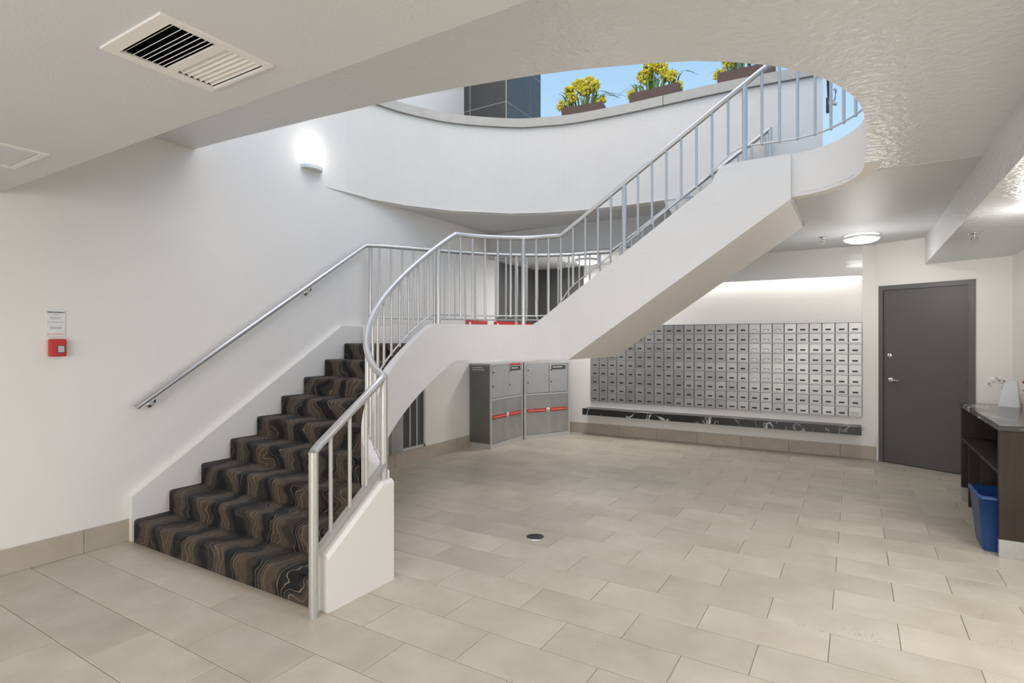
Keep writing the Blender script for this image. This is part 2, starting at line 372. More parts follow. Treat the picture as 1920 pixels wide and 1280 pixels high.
# crease strip where the two ceilings meet is the 12 mm step above
# fascia around the opening
rp = [ring[0]]+[tuple(p)[:2] for p in catmull([(x, y, 0) for x, y in ring], 3)][1:]
zr0 = [zc(p[0])+.006-(.036*min(1, max(0, (p[1]-4.35)/.25)) if p[0] > -1 else 0) for p in rp]
zr1 = [max(2.99, zc(p[0])+.28) for p in rp]
MB().ribbon(offset(rp, -.05), .05, zr0, zr1).build('trim_1', M['stair'], kind='structure')
MB().box(.15, 4, LOWY, YB, 2.82, 2.94).box(-.44, .15, 5.06, 6.28, 2.82, 2.94).build('floor_upper', M['grout'], kind='structure')
# far parapet of the upper storey
par = [(-4.668, 3.60), (-4.667, 3.95), (-4.655, 4.28), (-4.605, 4.60), (-4.5, 4.97), (-4.2, 5.50), (-3.66, 5.99), (-3.3, 6.16), (-2.92, 6.27), (-2.25, 6.32), (-1.2, 6.325), (-.28, 6.41)]
pp = [tuple(p)[:2] for p in catmull([(x, y, 0) for x, y in par], 5)]
pz0 = [3.08 if p[0] < -1.75 else 2.70 for p in pp]
pw = MB().ribbon(offset(pp, .06), .06, pz0, 4.15).build('wall_parapet', M['stair'], kind='structure')
cs = 8; segs = [(0, 22), (22, 26), (26, 38), (38, 47), (47, len(pp)-1)]
for a, c in segs:
    if a >= c: continue
    seg = offset(pp, .14)[a:c+1]
    L = [Vector((*q, 0)) for q in seg]; L[0] += (L[1]-L[0]).normalized()*.004; L[-1] += (L[-2]-L[-1]).normalized()*.004
    MB().ribbon([tuple(q)[:2] for q in L], .175, 4.155, 4.26).build('cap_stone', M['cap'], pw)
# tiled pillar on the upper storey
pl = empty('tiled_pillar', (-4.3, 6.8, 4.0), 0, 'dark slate tiled pillar rising behind the curved parapet, left of the planters', 'pillar')
pl.location = (0, 0, 0)
MB().box(XL, -3.957, 6.332, 7.28, 3.1, 6.4).build('core', M['joint'], pl)
zs = [3.44, 4.06, 4.68, 5.30, 5.92]
for z0, z1 in zip(zs, zs[1:]):
    for x0, x1 in ((XL+.0, -4.55), (-4.55, -3.965)):
        bevel(MB().box(x0+.006, x1-.006, 6.327, 6.345, z0+.006, z1-.006).build('wall_tile', M['tilewall'], pl), .002)
    for y0, y1 in ((6.33, 6.96), (6.96, 7.28)):
        bevel(MB().box(-3.965, -3.952, y0+.006, y1-.006, z0+.006, z1-.006).build('wall_tile', M['tilewall'], pl), .002)

# ------------------------------------------------------------------ floor and its tiles
fl = MB().box(XL-.1, 4.1, -4.1, YB+.1, -.12, -.0045).build('floor', M['grout'], kind='structure')
T, G = .3, .0016
def pj(x, y, z=0):
    c, s = math.cos(-CAM_YAW), math.sin(-CAM_YAW); X = x*c-y*s; Y = x*s+y*c
    if Y < .15: return None
    return 960+1053.7*X/Y, 637.66-1053.7*(z-1.504)/Y, Y
tiles = []
for k in range(-12, 22):
    y0, y1 = 2.11+T*k, 2.11+T*(k+1)
    y1 = min(y1, YB)
    if y1-y0 < .03: continue
    ph = -1.011 if k % 2 == 0 else -1.311
    j0 = math.floor((XL-ph)/.6)
    for j in range(j0, j0+16):
        x0, x1 = max(ph+.6*j, XL), min(ph+.6*(j+1), 4.0)
        if x1-x0 < .03: continue
        cx, cy = (x0+x1)/2, (y0+y1)/2
        if cy > 8.1 and cx > 1.3: continue
        area_ = 0; p = [pj(*q) for q in ((x0, y0), (x1, y0), (x1, y1), (x0, y1))]
        hid = (cx < -2.9 and 2.2 < cy < 4.9)
        if all(p):
            area_ = abs(sum(p[i][0]*p[(i+1) % 4][1]-p[(i+1) % 4][0]*p[i][1] for i in range(4)))/2
            inf = any(-5 < q[0] < 1925 and 0 < q[1] < 1285 for q in p)
            if not inf or hid: area_ = 0
        tiles.append((area_, x0, x1, y0, y1))
tiles.sort(reverse=True)
def tile_mb(m, x0, x1, y0, y1, z=0):
    b_ = .002
    o = [(x0+G, y0+G), (x1-G, y0+G), (x1-G, y1-G), (x0+G, y1-G)]
    i = [(x0+G+b_, y0+G+b_), (x1-G-b_, y0+G+b_), (x1-G-b_, y1-G-b_), (x0+G+b_, y1-G-b_)]
    vs = [(x, y, -.004) for x, y in o]+[(x, y, z-.0012) for x, y in o]+[(x, y, z) for x, y in i]
    m.add(vs, [(8, 9, 10, 11)]+[(4+a, 4+(a+1) % 4, 8+(a+1) % 4, 8+a) for a in range(4)]+[(a, (a+1) % 4, 4+(a+1) % 4, 4+a) for a in range(4)])
full = MB(); tile_mb(full, -.3, .3, -.15, .15); full_me = full.mesh('tile', M['tile'])
rest = MB()
for i, (ar, x0, x1, y0, y1) in enumerate(tiles):
    if i < 300 and ar > 0:
        if abs(x1-x0-.6) < 1e-4 and abs(y1-y0-T) < 1e-4:
            o = bpy.data.objects.new('tile', full_me); C.objects.link(o)
        else:
            m = MB(); tile_mb(m, x0-(x0+x1)/2, x1-(x0+x1)/2, y0-(y0+y1)/2, y1-(y0+y1)/2); o = m.build('tile', M['tile'])
        o.parent = fl; o.location = ((x0+x1)/2, (y0+y1)/2, random.uniform(-.0006, .0002))
    else: tile_mb(rest, x0, x1, y0, y1)
rest.build('far_tiles', M['tile'], fl, kind='stuff')

# skirting tiles
def skirting(name, p0, p1, joints, h=.165, th=.012, parent=None):
    P0, P1 = Vector(p0), Vector(p1); d = (P1-P0); L = d.length; a = math.atan2(d.y, d.x)
    root = MB().box(0, L, 0, th*.5, 0, h-.004, Matrix.Translation((*P0, 0)) @ Matrix.Rotation(a, 4, 'Z')).build(name, M['grout'], kind='structure')
    js = [0]+[j for j in joints if .02 < j < L-.02]+[L]
    for s0, s1 in zip(js, js[1:]):
        o = MB().box(s0+.0015, s1-.0015, 0, th, 0, h, Matrix.Translation((*P0, 0)) @ Matrix.Rotation(a, 4, 'Z')).build('skirting_tile', M['base'], root)
        bevel(o, .002)
    return root
skirting('baseboard_left', (XL, 2.10), (XL, -4), [.29+.6*i for i in range(12)])
skirting('baseboard_under_stair', (XL, 6.46), (XL, 4.2), [.31+.6*i for i in range(6)])
skirting('baseboard_back', (.25, YB), (XL, YB), [.42+.6*i for i in range(10)])
skirting('baseboard_right', tuple((DP+DE*1.3)[:2]), tuple((DP+DE*.99)[:2]), [])

# ------------------------------------------------------------------ staircase
st = empty('staircase', (0, 0, 0), 0, 'white plaster staircase with brown patterned carpet turning up to the upper storey', 'staircase')
NL = lambda y: .1635+.649*(y-2.11)
curve = catmull([(-2.532, 2.597, 0), (-2.674, 2.66, 0), (-2.832, 2.762, 0), (-2.979, 2.88, 0), (-3.13, 3.045, 0), (-3.25, 3.225, 0), (-3.345, 3.438, 0), (-3.398, 3.654, 0), (-3.418, 3.88, 0), (-3.402, 4.14, 0), (-3.338, 4.40, 0), (-3.198, 4.64, 0), (-2.971, 4.86, 0), (-2.787, 4.955, 0), (-2.491, 5.006, 0)], 5)
cv = [(p.x, p.y) for p in curve]
inner = offset(cv, .045)
def xr_at(y):
    best = None
    for (x0, y0), (x1, y1) in zip(inner, inner[1:]):
        if y0 <= y <= y1 and y1 > y0: best = x0+(x1-x0)*(y-y0)/(y1-y0); break
    return best if best is not None else -2.60
def rounded_step(name, poly, z0, z1, parent):
    if z0 is None: z0 = [max(.003, NL(p[1])-.29) for p in poly]
    o = MB().prism(poly, z0, z1).build(name, M['carpet'], parent)
    bm = bmesh.new(); bm.from_mesh(o.data)
    y_f = min(p[1] for p in poly); x_l = min(p[0] for p in poly)
    es = []
    for e in bm.edges:
        a, c = e.verts[0].co, e.verts[1].co
        if abs(a.z-z1) < 1e-4 and abs(c.z-z1) < 1e-4 and abs(a.y-y_f) < 1e-4 and abs(c.y-y_f) < 1e-4: es.append(e)
        if abs(a.x-x_l) < 1e-4 and abs(c.x-x_l) < 1e-4 and abs(a.y-y_f) < 1e-4 and abs(c.y-y_f) < 1e-4: es.append(e)
    bmesh.ops.bevel(bm, geom=es, offset=.034, segments=5, affect='EDGES', profile=.5, clamp_overlap=True)
    for f in bm.faces:
        if f.calc_area() < .06: f.smooth = True
    bm.to_mesh(o.data); bm.free(); return o
for i in range(9):
    y0, y1 = 2.11+.252*i, 2.11+.252*(i+1)+.05
    z1 = .1635*(i+1); z0 = max(0.0, z1-.1635-.11)
    if i == 0: z0 = 0.003
    if i < 2:
        poly = [(-4.602, y0-.012), (-2.603, y0-.012), (-2.603, min(y1, 2.62)), (-4.602, min(y1, 2.62))]
    elif i == 8:
        continue
    else:
        ys = [y0-.012+(y1-y0+.012)*k/6 for k in range(7)]
        poly = [(-4.602, y0-.012)]+[(min(-2.60, xr_at(y)), y) for y in ys]+[(-4.602, y1)]
    rounded_step('carpeted_step', poly, None, z1, st)
# landing with carpeted front edge
back = catmull([(-4.60, 4.40, 0), (-4.48, 4.50, 0), (-4.374, 4.66, 0), (-4.217, 4.93, 0), (-4.04, 5.25, 0), (-3.84, 5.56, 0), (-3.57, 5.84, 0), (-3.28, 6.03, 0), (-3.02, 6.13, 0), (-2.75, 6.20, 0), (-2.452, 6.226, 0)], 4)
bk = [(p.x, p.y) for p in back]
land = [(-4.60, 4.114)]+[p for p in inner if p[1] > 4.13]+[(-2.40, 5.05), (-2.40, 6.19)]+[p for p in offset(bk, -.045)[::-1]]
land[1] = (xr_at(4.114), 4.114) if xr_at(4.114) else land[1]
rounded_step('carpeted_landing', land, [1.29 if p[1] < 4.16 else 1.335 for p in land], 1.4715, st)
MB().prism([(x, max(y, 4.24)) for x, y in land if y > 4.24 or y < 4.16], 1.312, 1.334).build('landing_slab', M['stair'], st)
# outer stringer
ot = []; ob = []
for x, y in cv:
    t = min(1.66, NL(y)+.20); ot.append(t)
    bb = NL(y)-.325 if y > 2.75 else 0
    ob.append(min(1.31, max(0, bb)))
sg = MB().ribbon(cv, .036, ob, ot).build('curved_stringer', M['stair'], st)
# straight outer stringer of upper flight
def zt(x): return min(2.99, 2.334+.683*(x+1.799))
def zb(x): return 1.309+.673*(x+2.402)
def side_wall(name, y0, y1, top, bot, parent):
    m = MB(); n = len(top); k = len(bot)
    pts = top+bot[::-1]; N = len(pts)
    m.add([(x, y0, z) for x, z in pts]+[(x, y1, z) for x, z in pts], [tuple(range(N)), tuple(range(2*N-1, N-1, -1))]+[(i, (i+1) % N, N+(i+1) % N, N+i) for i in range(N)])
    return m.build(name, M['stair'], parent)
side_wall('straight_stringer', 4.972, 5.044, [(-2.80, 1.66), (-2.74, 1.692), (-1.8, zt(-1.8)), (-1.05, zt(-1.05)), (-.98, 2.972), (-.90, 2.988), (-.44, 2.99)], [(-2.80, 1.31), (-2.402, 1.31), (-.44, zb(-.44))], st)
NZ = lambda x: 1.635+.649*(x+2.36)
side_wall('inner_stringer', 6.19, 6.26, [(-2.46, 1.66), (-2.36, 1.68), (-.55, NZ(-.55)+.05), (-.44, 2.99)], [(-2.46, 1.31), (-2.402, 1.31), (-.44, zb(-.44))], st)
MB().ribbon(bk, .036, 1.31, 1.66).build('landing_curb', M['stair'], st)
MB().box(XL, XL+.03, 4.2, 4.6, 1.31, 1.66).build('landing_wall_curb', M['stair'], st)
for i in range(8):
    x0 = -2.36+.245*i; z1 = 1.4715+.1635*(i+1)
    o = MB().box(x0-.01, x0+.245+.04, 5.045, 6.19, z1-.085, z1).build('carpeted_step', M['carpet'], st)
    bevel(o, .02, 2)
# soffits
m = MB(); m.add([(-2.402, 5.04, 1.312), (-.44, 5.04, zb(-.44)+.002), (-.44, 6.2, zb(-.44)+.002), (-2.402, 6.2, 1.312)], [(0, 1, 2, 3)]); m.build('upper_soffit', M['stair'], st)
MB().box(-.456, -.440, 5.04, 6.26, zb(-.44)-.004, 2.80).build('soffit_end', M['stair'], st)
m = MB(); ys = [2.8+.1*k for k in range(15)]
for a, c in zip(ys, ys[1:]):
    za, zb_ = min(1.315, NL(a)-.32), min(1.315, NL(c)-.32)
    m.add([(XL, a, za), (xr_at(a), a, za), (xr_at(c), c, zb_), (XL, c, zb_)], [(0, 1, 2, 3)])
m.build('lower_soffit', M['stair'], st)
# wall skirting beside the flight
sk = MB(); pts = [(2.098, 0), (2.098, .335), (4.11, 1.655), (4.46, 1.655), (4.46, 1.30), (2.6, .1), (2.6, 0)]
sk.add([(XL, y, z) for y, z in pts]+[(XL+.055, y, z) for y, z in pts], [tuple(range(7)), tuple(range(13, 6, -1))]+[(i, (i+1) % 7, 7+(i+1) % 7, 7+i) for i in range(7)])
sk.build('stair_skirting', M['trimw'], st)
# newel block
nb = MB()
pr = [(2.110, 0), (2.110, .316), (2.545, .612), (2.70, .634), (2.70, 0)]
pr = [(2.110, 0), (2.110, .316), (2.535, .634), (2.628, .634), (2.628, 0)]
nb.add([(-2.600, y, z) for y, z in pr]+[(-2.477, y, z) for y, z in pr], [tuple(range(5)), tuple(range(9, 4, -1))]+[(i, (i+1) % 5, 5+(i+1) % 5, 5+i) for i in range(5)])
o = nb.build('newel_block', M['trimw'], st)
bm = bmesh.new(); bm.from_mesh(o.data)
es = [e for e in bm.edges if abs(e.verts[0].co.x+2.477) < 1e-4 and abs(e.verts[1].co.x+2.477) < 1e-4 and min(e.verts[0].co.z, e.verts[1].co.z) > .2]
bmesh.ops.bevel(bm, geom=es, offset=.018, segments=1, affect='EDGES'); bm.to_mesh(o.data); bm.free()

# ------------------------------------------------------------------ railings
def rail_z_outer(p, s): return p
# centre line of the outer rail: list of (x,y,ztop_of_rail, zbase)
outer_plan = [(-2.51, 2.04)]+[(-2.518, 2.04+.0557*k) for k in range(1, 10)]+cv+[(-2.491+.131*k, 5.006) for k in range(1, 13)]
def z_rail(x, y, i):
    if i < 10: return .897+(1.28-.897)*(y-2.04)/.55
    if y < 4.40 and x < -2.4 and y > 2: return 1.28+.70*(y-2.6)
    if x < -2.49: return 2.54
    return 2.54+.645*(x+2.491)
j_land = min(range(len(cv)), key=lambda i: (cv[i][0]+3.338)**2+(cv[i][1]-4.40)**2)
rail = []
for i, (x, y) in enumerate(outer_plan):
    k = i-10
    if i < 10: z = .897+(1.28-.897)*(y-2.04)/.55
    elif k <= j_land: z = 1.28+(2.54-1.28)*(y-2.6)/(4.40-2.6)
    elif k < len(cv): z = 2.54
    else: z = 2.54+.645*(x+2.491)
    rail.append(Vector((x, y, z)))
# arrival at the upper storey and guard along the ring
XT = -.73
rail = [p for p in rail if p.x < XT-.02 or p.y < 4.9]
gpath = [(-.73, 5.006), (-.60, 5.02), (-.455, 5.035), (-.34, 5.02), (-.20, 4.96), (-.10, 4.86), (-.01, 4.74), (.05, 4.62), (.085, 4.46), (.092, 4.2), (.09, 3.9), (.08, 3.6)]
gp = [tuple(p)[:2] for p in catmull([(x, y, 0) for x, y in gpath], 4)]
s_ = 0; prev = gp[0]
for q in gp[1:]:
    s_ += math.dist(prev, q); prev = q
    rail.append(Vector((q[0], q[1], min(4.03, 2.54+.645*(XT+2.491)+.645*s_))))
rail.insert(0, rail[0].copy()); rail.pop(0)
ro = empty('stair_railing', (0, 0, 0), 0, 'silver tubular railing along the outer, curved side of the staircase', 'railing')
MB().tube(rail, .0235, 14).build('handrail', M['metal'], ro)
# arc length samples along rail plan
def plan_len(P):
    L = [0]
    for a, c in zip(P, P[1:]): L.append(L[-1]+math.hypot(c.x-a.x, c.y-a.y))
    return L
RL = plan_len(rail)
def at_len(P, L, s):
    for i in range(len(L)-1):
        if L[i] <= s <= L[i+1] and L[i+1] > L[i]:
            return P[i].lerp(P[i+1], (s-L[i])/(L[i+1]-L[i]))
    return P[-1].copy()
i_node = min(range(len(rail)), key=lambda i: (rail[i].x+2.491)**2+(rail[i].y-5.006)**2)
S0 = RL[i_node]
i_start = 10; SS = RL[i_start]
def base_outer(p):          # top of what stands under the railing
    x, y = p.x, p.y
    if y < 2.62 and x > -2.56: return .316+(.634-.316)*(y-2.11)/.425 if y < 2.535 else .634
    if x < -2.49 and y < 5.001 and x < -2.495: return min(1.66, NL(y)+.20)
    if y > 4.9 and x < -.95: return zt(x)
    return 2.99
# lower rail, carried a hand's width above the stringer
low = []
N = 120
for k in range(N+1):
    s = SS+.03+(RL[-1]-SS-.03)*k/N; p = at_len(rail, RL, s); q = base_outer(p)
    low.append(Vector((p.x, p.y, q+.09 if p.x < -1.0 or p.y < 4.9 and p.x < -1 else q+.13)))
for _ in range(2):
    low = [low[0]]+[Vector((b_.x, b_.y, (a.z+b_.z+c.z)/3)) for a, b_, c in zip(low, low[1:], low[2:])]+[low[-1]]
LLn = plan_len(low)
MB().tube(low, .0075, 8).build('bottom_rail', M['metal'], ro)
def low_z(p):
    b_ = min(low, key=lambda q: (q.x-p.x)**2+(q.y-p.y)**2); return b_.z
post_k = {-10, -3, 5, 13}
k = -60
while True:
    s = S0+.131*k
    if s > RL[-1]-.02: break
    if s > SS+.06:
        p = at_len(rail, RL, s)
        if k in post_k:
            MB().tube([(p.x, p.y, base_outer(p)-.005), (p.x, p.y, p.z)], .022, 14).build('post', M['metal'], ro)
        else:
            MB().tube([(p.x, p.y, low_z(p)-.012), (p.x, p.y, p.z-.012)], .0112, 8, False).build('baluster', M['metal'], ro)
    k += 1
# bottom bay: floor post, node post, three balusters and flat bottom bar
MB().tube([(-2.51, 2.04, 0), (-2.51, 2.04, .897)], .0255, 16).build('post', M['metal2'], ro)
MB().tube([(-2.53, 2.592, .632), (-2.53, 2.592, 1.285)], .024, 16).build('post', M['metal'], ro)
zb1 = lambda y: .325+.045+(y-2.11)*.748
for y in (2.17, 2.31, 2.44):
    zr_ = .897+(1.28-.897)*(y-2.04)/.55
    MB().tube([(-2.525, y, zb1(y)-.01), (-2.525, y, zr_-.01)], .0115, 10, False).build('baluster', M['metal'], ro)
m = MB(); m.add([(x, y, zb1(y)+dz) for y in (2.05, 2.59) for dz in (-.014, .014) for x in (-2.545, -2.505)], [(0, 1, 3, 2), (4, 6, 7, 5), (0, 4, 5, 1), (2, 3, 7, 6), (0, 2, 6, 4), (1, 5, 7, 3)])
m.build('bottom_bar', M['metal'], ro)

ri = empty('inner_railing', (0, 0, 0), 0, 'silver railing from the wall handrail round the back of the landing and up', 'railing')
rin = [Vector((-4.58, 2.115, 1.003)), Vector((-4.58, 3.2, 1.728)), Vector((-4.58, 4.34, 2.49)), Vector((-4.578, 4.42, 2.54))]
rin += [Vector((p.x, p.y, 2.54)) for p in back[3:]]
rin += [Vector((-2.40+.11*k, 6.23, 2.57+.649*.11*k)) for k in range(1, 16)]
rin = [p for p in rin if p.x < -.745]+[Vector((-.735, 6.23, 3.655))]
MB().tube(rin, .0225, 14).build('handrail', M['metal2'], ri)
IL = plan_len(rin)
i0 = 4; S1 = IL[i0]
inode = min(range(len(rin)), key=lambda i: (rin[i].x+2.452)**2+(rin[i].y-6.226)**2); SN = IL[inode]
def base_inner(p): return 1.66 if p.x < -2.38 else NZ(p.x)+.05
low2 = []
for k in range(81):
    s = S1+(IL[-1]-S1)*k/80; p = at_len(rin, IL, s); low2.append(Vector((p.x, p.y, base_inner(p)+.09)))
MB().tube(low2, .0075, 8).build('bottom_rail', M['metal'], ri)
def low2_z(p):
    b_ = min(low2, key=lambda q: (q.x-p.x)**2+(q.y-p.y)**2); return b_.z
k = -40
posts_i = {-17, -9, 1}
while True:
    s = SN+.128*k
    if s > IL[-1]-.03: break
    if s > S1+.03:
        p = at_len(rin, IL, s)
        if k in posts_i: MB().tube([(p.x, p.y, base_inner(p)-.01), (p.x, p.y, p.z)], .019, 12).build('post', M['metal'], ri)
        else: MB().tube([(p.x, p.y, low2_z(p)-.01), (p.x, p.y, p.z-.01)], .0112, 8, False).build('baluster', M['metal'], ri)
    k += 1
for x, y, z0, z1 in ((-4.55, 4.46, 1.655, 2.54), (-.74, 6.23, 2.9, 3.66)):
    MB().tube([(x, y, z0), (x, y, z1)], .022, 12).build('post', M['metal'], ri)
for y, z in ((2.245, 1.09), (3.69, 2.055)):
    m = MB(); R = Matrix.Translation((XL, y, z-.075)) @ Matrix.Rotation(PI/2, 4, 'Y')
    m.lathe([(0, .012), (.030, .010), (.034, 0)], seg=20); m.v = [tuple(R @ Vector(v)) for v in m.v]
    m.tube([(XL+.01, y, z-.075), (XL+.05, y, z-.075), (XL+.078, y, z-.055), (XL+.08, y, z-.012)], .011, 10)
    m.build('wall_bracket', M['chrome'], ri)

# ------------------------------------------------------------------ letter boxes
NC, NR = 25, 9; X0, X1, Z0, Z1 = -3.650, .070, .525, 1.735; FY = 8.395
cw, rh = (X1-X0)/NC, (Z1-Z0)/NR
mbk = empty('mailbox_bank', (0, 0, 0), 0, 'wall of small numbered aluminium letter boxes above the black marble ledge', 'mailboxes')
MB().box(X0, X1, FY+.006, YB+ND, Z0, Z1).build('backing', M['mailgap'], mbk)
for r in range(NR+1):
    z = Z0+rh*r; MB().box(X0, X1, FY-.001, FY+.006, max(Z0, z-.0035), min(Z1, z+.0045)).build('frame_strip', M['mailframe'], mbk)
for c in list(range(0, NC+1)):
    x = X0+cw*c; MB().box(max(X0, x-.003), min(X1, x+.003), FY+.001, FY+.0062, Z0, Z1).build('mullion', M['mailgap'] if c not in (0, NC) else M['mailframe'], mbk)
dm = MB().box(-cw/2+.0045, cw/2-.0045, 0, .006, -rh/2+.007, rh/2-.0085)
dm_o = dm.build('mailbox_door', M['mail']); bevel(dm_o, .002); door_me = dm_o.data; bpy.data.objects.remove(dm_o)
s2 = MB().box(-.031, .031, -.0012, .0005, -.006, .009)
for x in (-.023, -.008, .008, .023): s2.box(x-.006, x+.006, -.0012, .0005, -.013, -.006)
slot_me = s2.mesh('name_slot', M['black'])
s3 = MB().box(-.030, .030, -.0012, .0005, .004, .010).box(-.033, -.027, -.0012, .0005, -.012, .006).box(.027, .033, -.0012, .0005, -.012, .006)
card_me = MB().box(-.027, .027, -.001, .0005, -.010, .004).mesh('name_card', M['white'])
slot2_me = s3.mesh('name_slot', M['black'])
lines = MB().box(-.05, .05, -.0012, .0005, .006, .010)
for x in (-.035, -.03, -.02, .0, .005, .02, .027, .035): lines.box(x-.002, x+.002, -.0012, .0005, -.022, -.012)
nums = MB()
for r in range(NR):
    for c in range(NC):
        qx, qz = X0+cw*c+.018, Z0+rh*(r+1)-.030
        for q in range(2+(c+r) % 2): nums.box(qx+.005*q, qx+.005*q+.003, FY-.001, FY+.0005, qz, qz+.010)
        o = bpy.data.objects.new('mailbox_door', door_me); C.objects.link(o); o.parent = mbk
        o.location = (X0+cw*(c+.5), FY, Z0+rh*(r+.5))
        if r == 0 and c == NC-1: s_o = lines.build('slot_marks', M['black']); o['label'] = 'wide slotted door for outgoing mail'
        else: s_o = bpy.data.objects.new('name_slot', slot2_me if (16 <= c <= 18 and r > 2) else slot_me); C.objects.link(s_o)
        if 16 <= c <= 18 and r > 2:
            k_o = bpy.data.objects.new('name_card', card_me); C.objects.link(k_o); k_o.parent = o; k_o.location = (0, 0, -.022)
        s_o.parent = o; s_o.location = (random.uniform(-.003, .003), 0, -.022)

nums.build('door_numbers', M['inkgrey'], mbk, kind='stuff')
ml = MB().box(-3.69, .062, 8.165, 8.42, .328, .428).build('marble_ledge', M['marble']); bevel(ml, .003)
tag(ml, 'long black marble ledge with white veins under the letter boxes', 'ledge')

# ------------------------------------------------------------------ door
dr = MB().box(.0, .05, -.012, .1, 0, 2.176, RD).box(.925, .985, -.012, .1, 0, 2.176, RD).box(.05, .925, -.012, .1, 2.12, 2.176, RD).build('door_1', M['doorf'], kind='structure')
dl = MB().box(.053, .921, .004, .05, .008, 2.117, RD).build('door_leaf', M['door'], dr); bevel(dl, .002)
MB().box(.05, .925, .02, .1, -.002, .006, RD).build('threshold', M['black'], dr)
def disc(name, s, z, r, th, mat_, par, seg=20):
    m = MB().lathe([(0, th), (r*.8, th), (r, th*.6), (r, 0)], seg=seg); R = RD @ Matrix.Translation((s, .004, z)) @ Matrix.Rotation(PI/2, 4, 'X')
    m.v = [tuple(R @ Vector(v)) for v in m.v]; return m.build(name, mat_, par)
disc('deadbolt', .122, 1.318, .028, .014, M['chrome'], dr)
hb = disc('door_handle', .134, 1.02, .031, .014, M['chrome'], dr)
MB().tube([RD @ Vector((.134, -.01, 1.02)), RD @ Vector((.136, -.05, 1.02)), RD @ Vector((.155, -.055, 1.02)), RD @ Vector((.245, -.052, 1.016))], .0095, 10).build('lever', M['chrome'], hb)
for z in (1.88, 1.055, .25):
    MB().tube([RD @ Vector((.925, -.008, z-.055)), RD @ Vector((.925, -.008, z+.055))], .008, 8).build('hinge', M['doorf'], dr)

# ------------------------------------------------------------------ dark wall lining behind the lockers
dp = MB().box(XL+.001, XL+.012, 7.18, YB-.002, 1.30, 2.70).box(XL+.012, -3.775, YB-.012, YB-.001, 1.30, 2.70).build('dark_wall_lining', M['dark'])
tag(dp, 'dark grey wall lining in the corner seen through the landing balusters', 'wall lining')

# ------------------------------------------------------------------ parcel lockers
def locker(name, loc, rz, W, D, H, label, div=False):
    t = empty(name, loc, rz, label, 'parcel locker', 'grey parcel lockers in the corner')
    # local: x = along front, front face at y=0 facing -y, body to +y
    b = MB().box(0, W, .012, D, .06, H); b.build('body', M['steel'], t)
    MB().box(-.002, .0, .02, D-.01, .075, H-.02).build('side_panel', M['steelside'], t)
    f = MB().box(0, .03, 0, .014, 0, H).box(W-.03, W, 0, .014, 0, H).box(.03, W-.03, 0, .014, H-.025, H).box(.03, W-.03, 0, .014, .0, .06).box(.03, W-.03, 0, .014, .665, .69)
    f.box(0, W, .014, D, 0, .06)
    f.build('frame', M['steelframe'], t)
    MB().box(0, W, 0, D, H, H+.006).build('top', M['steelframe'], t)
    xs = [.03, W*.53, W-.05]
    for a, c in zip(xs, xs[1:]):
        d = bevel(MB().box(a+.004, c-.004, -.004, .01, .70, H-.035).build('locker_door', M['steeldoor'], t), .002)
        m = MB()
        for z in (H-.12, .86):
            m.lathe([(0, 0), (.011, 0), (.011, .004)], seg=12)
            for q in range(len(m.v)-36, len(m.v)): v = m.v[q]; m.v[q] = (a+.035+v[0], -.004-v[2], z+v[1])
        m.build('lock', M['black'], d)
    p = MB().box(W*.58, W-.09, -.007, -.003, H-.115, H-.05).build('sign_plate', M['dark'], t)
    m = MB()
    for q in range(6): m.box(W*.61+q*.03, W*.61+q*.03+.02, -.009, -.006, H-.085, H-.07)
    m.build('sign_marks', M['white'], p)
    bevel(MB().box(.034, W-.034, .002, .013, .068, .66).build('lower_panel', M['steel'], t), .002)
    for a, c in ((.05, W*.46), (W*.56, W-.06)):
        s = MB().box(a, c, -.004, .003, .405, .455).build('stripe', M['red'], t)
        MB().box(a+.015, c-.015, -.006, -.003, .420, .440).build('stripe_line', M['redpale'], s)
    m = MB().lathe([(0, .004), (.034, .004), (.034, 0)], seg=24); m.v = [(W*.51+v[0], -v[2]-.001, .43+v[1]) for v in m.v]
    e = m.build('round_emblem', M['white'], t)
    m = MB().lathe([(0, .0055), (.014, .0055), (.014, .003)], seg=3); m.v = [(W*.51+v[0], -v[2]-.001, .43+v[1]) for v in m.v]; m.build('emblem_mark', M['red'], e)
    return t
l1 = locker('parcel_locker', (-4.295, 6.46, 0), PI/2, .885, .355, 1.175, 'grey parcel locker nearest the stairs, its dark end panel facing the steps')
m = MB()
for r_, z in ((0, 1.115), (1, 1.085)):
    x = .03
    random.seed(3+r_)
    while x < .21:
        w_ = random.uniform(.012, .03); m.box(-.004, -.0018, x, x+w_, z, z+.014); x += w_+random.choice((.004, .004, .012))
m.v = [(v[0], .34-v[1], v[2]) for v in m.v]
m.build('panel_lettering', M['steelframe'], l1)
MB().box(.50, .80, -.006, -.003, 1.143, 1.163).build('red_label', M['red'], l1)
locker('parcel_locker', (-4.278, 7.356, 0), math.atan2(.883, .469), .85, .33, 1.165, 'grey parcel locker set at an angle in the corner beside the letter boxes')
for i, (y0, y1, lb) in enumerate(((6.38, 6.91, 'short red sign strip on the wall above the lockers, nearer the stairs'), (7.10, 8.22, 'long red sign strip on the dark wall above the lockers'))):
    o = MB().box(XL+(.0 if i == 0 else .012), XL+(.012 if i == 0 else .022), y0, y1, 1.50, 1.79).build('wall_sign', M['red']); tag(o, lb, 'sign', 'red wall signs')
    MB().box(o.data.vertices[0].co.x+.001, XL+.026, y0+.05, y0+.09, 1.62, 1.76).build('sign_mark', M['white'], o)

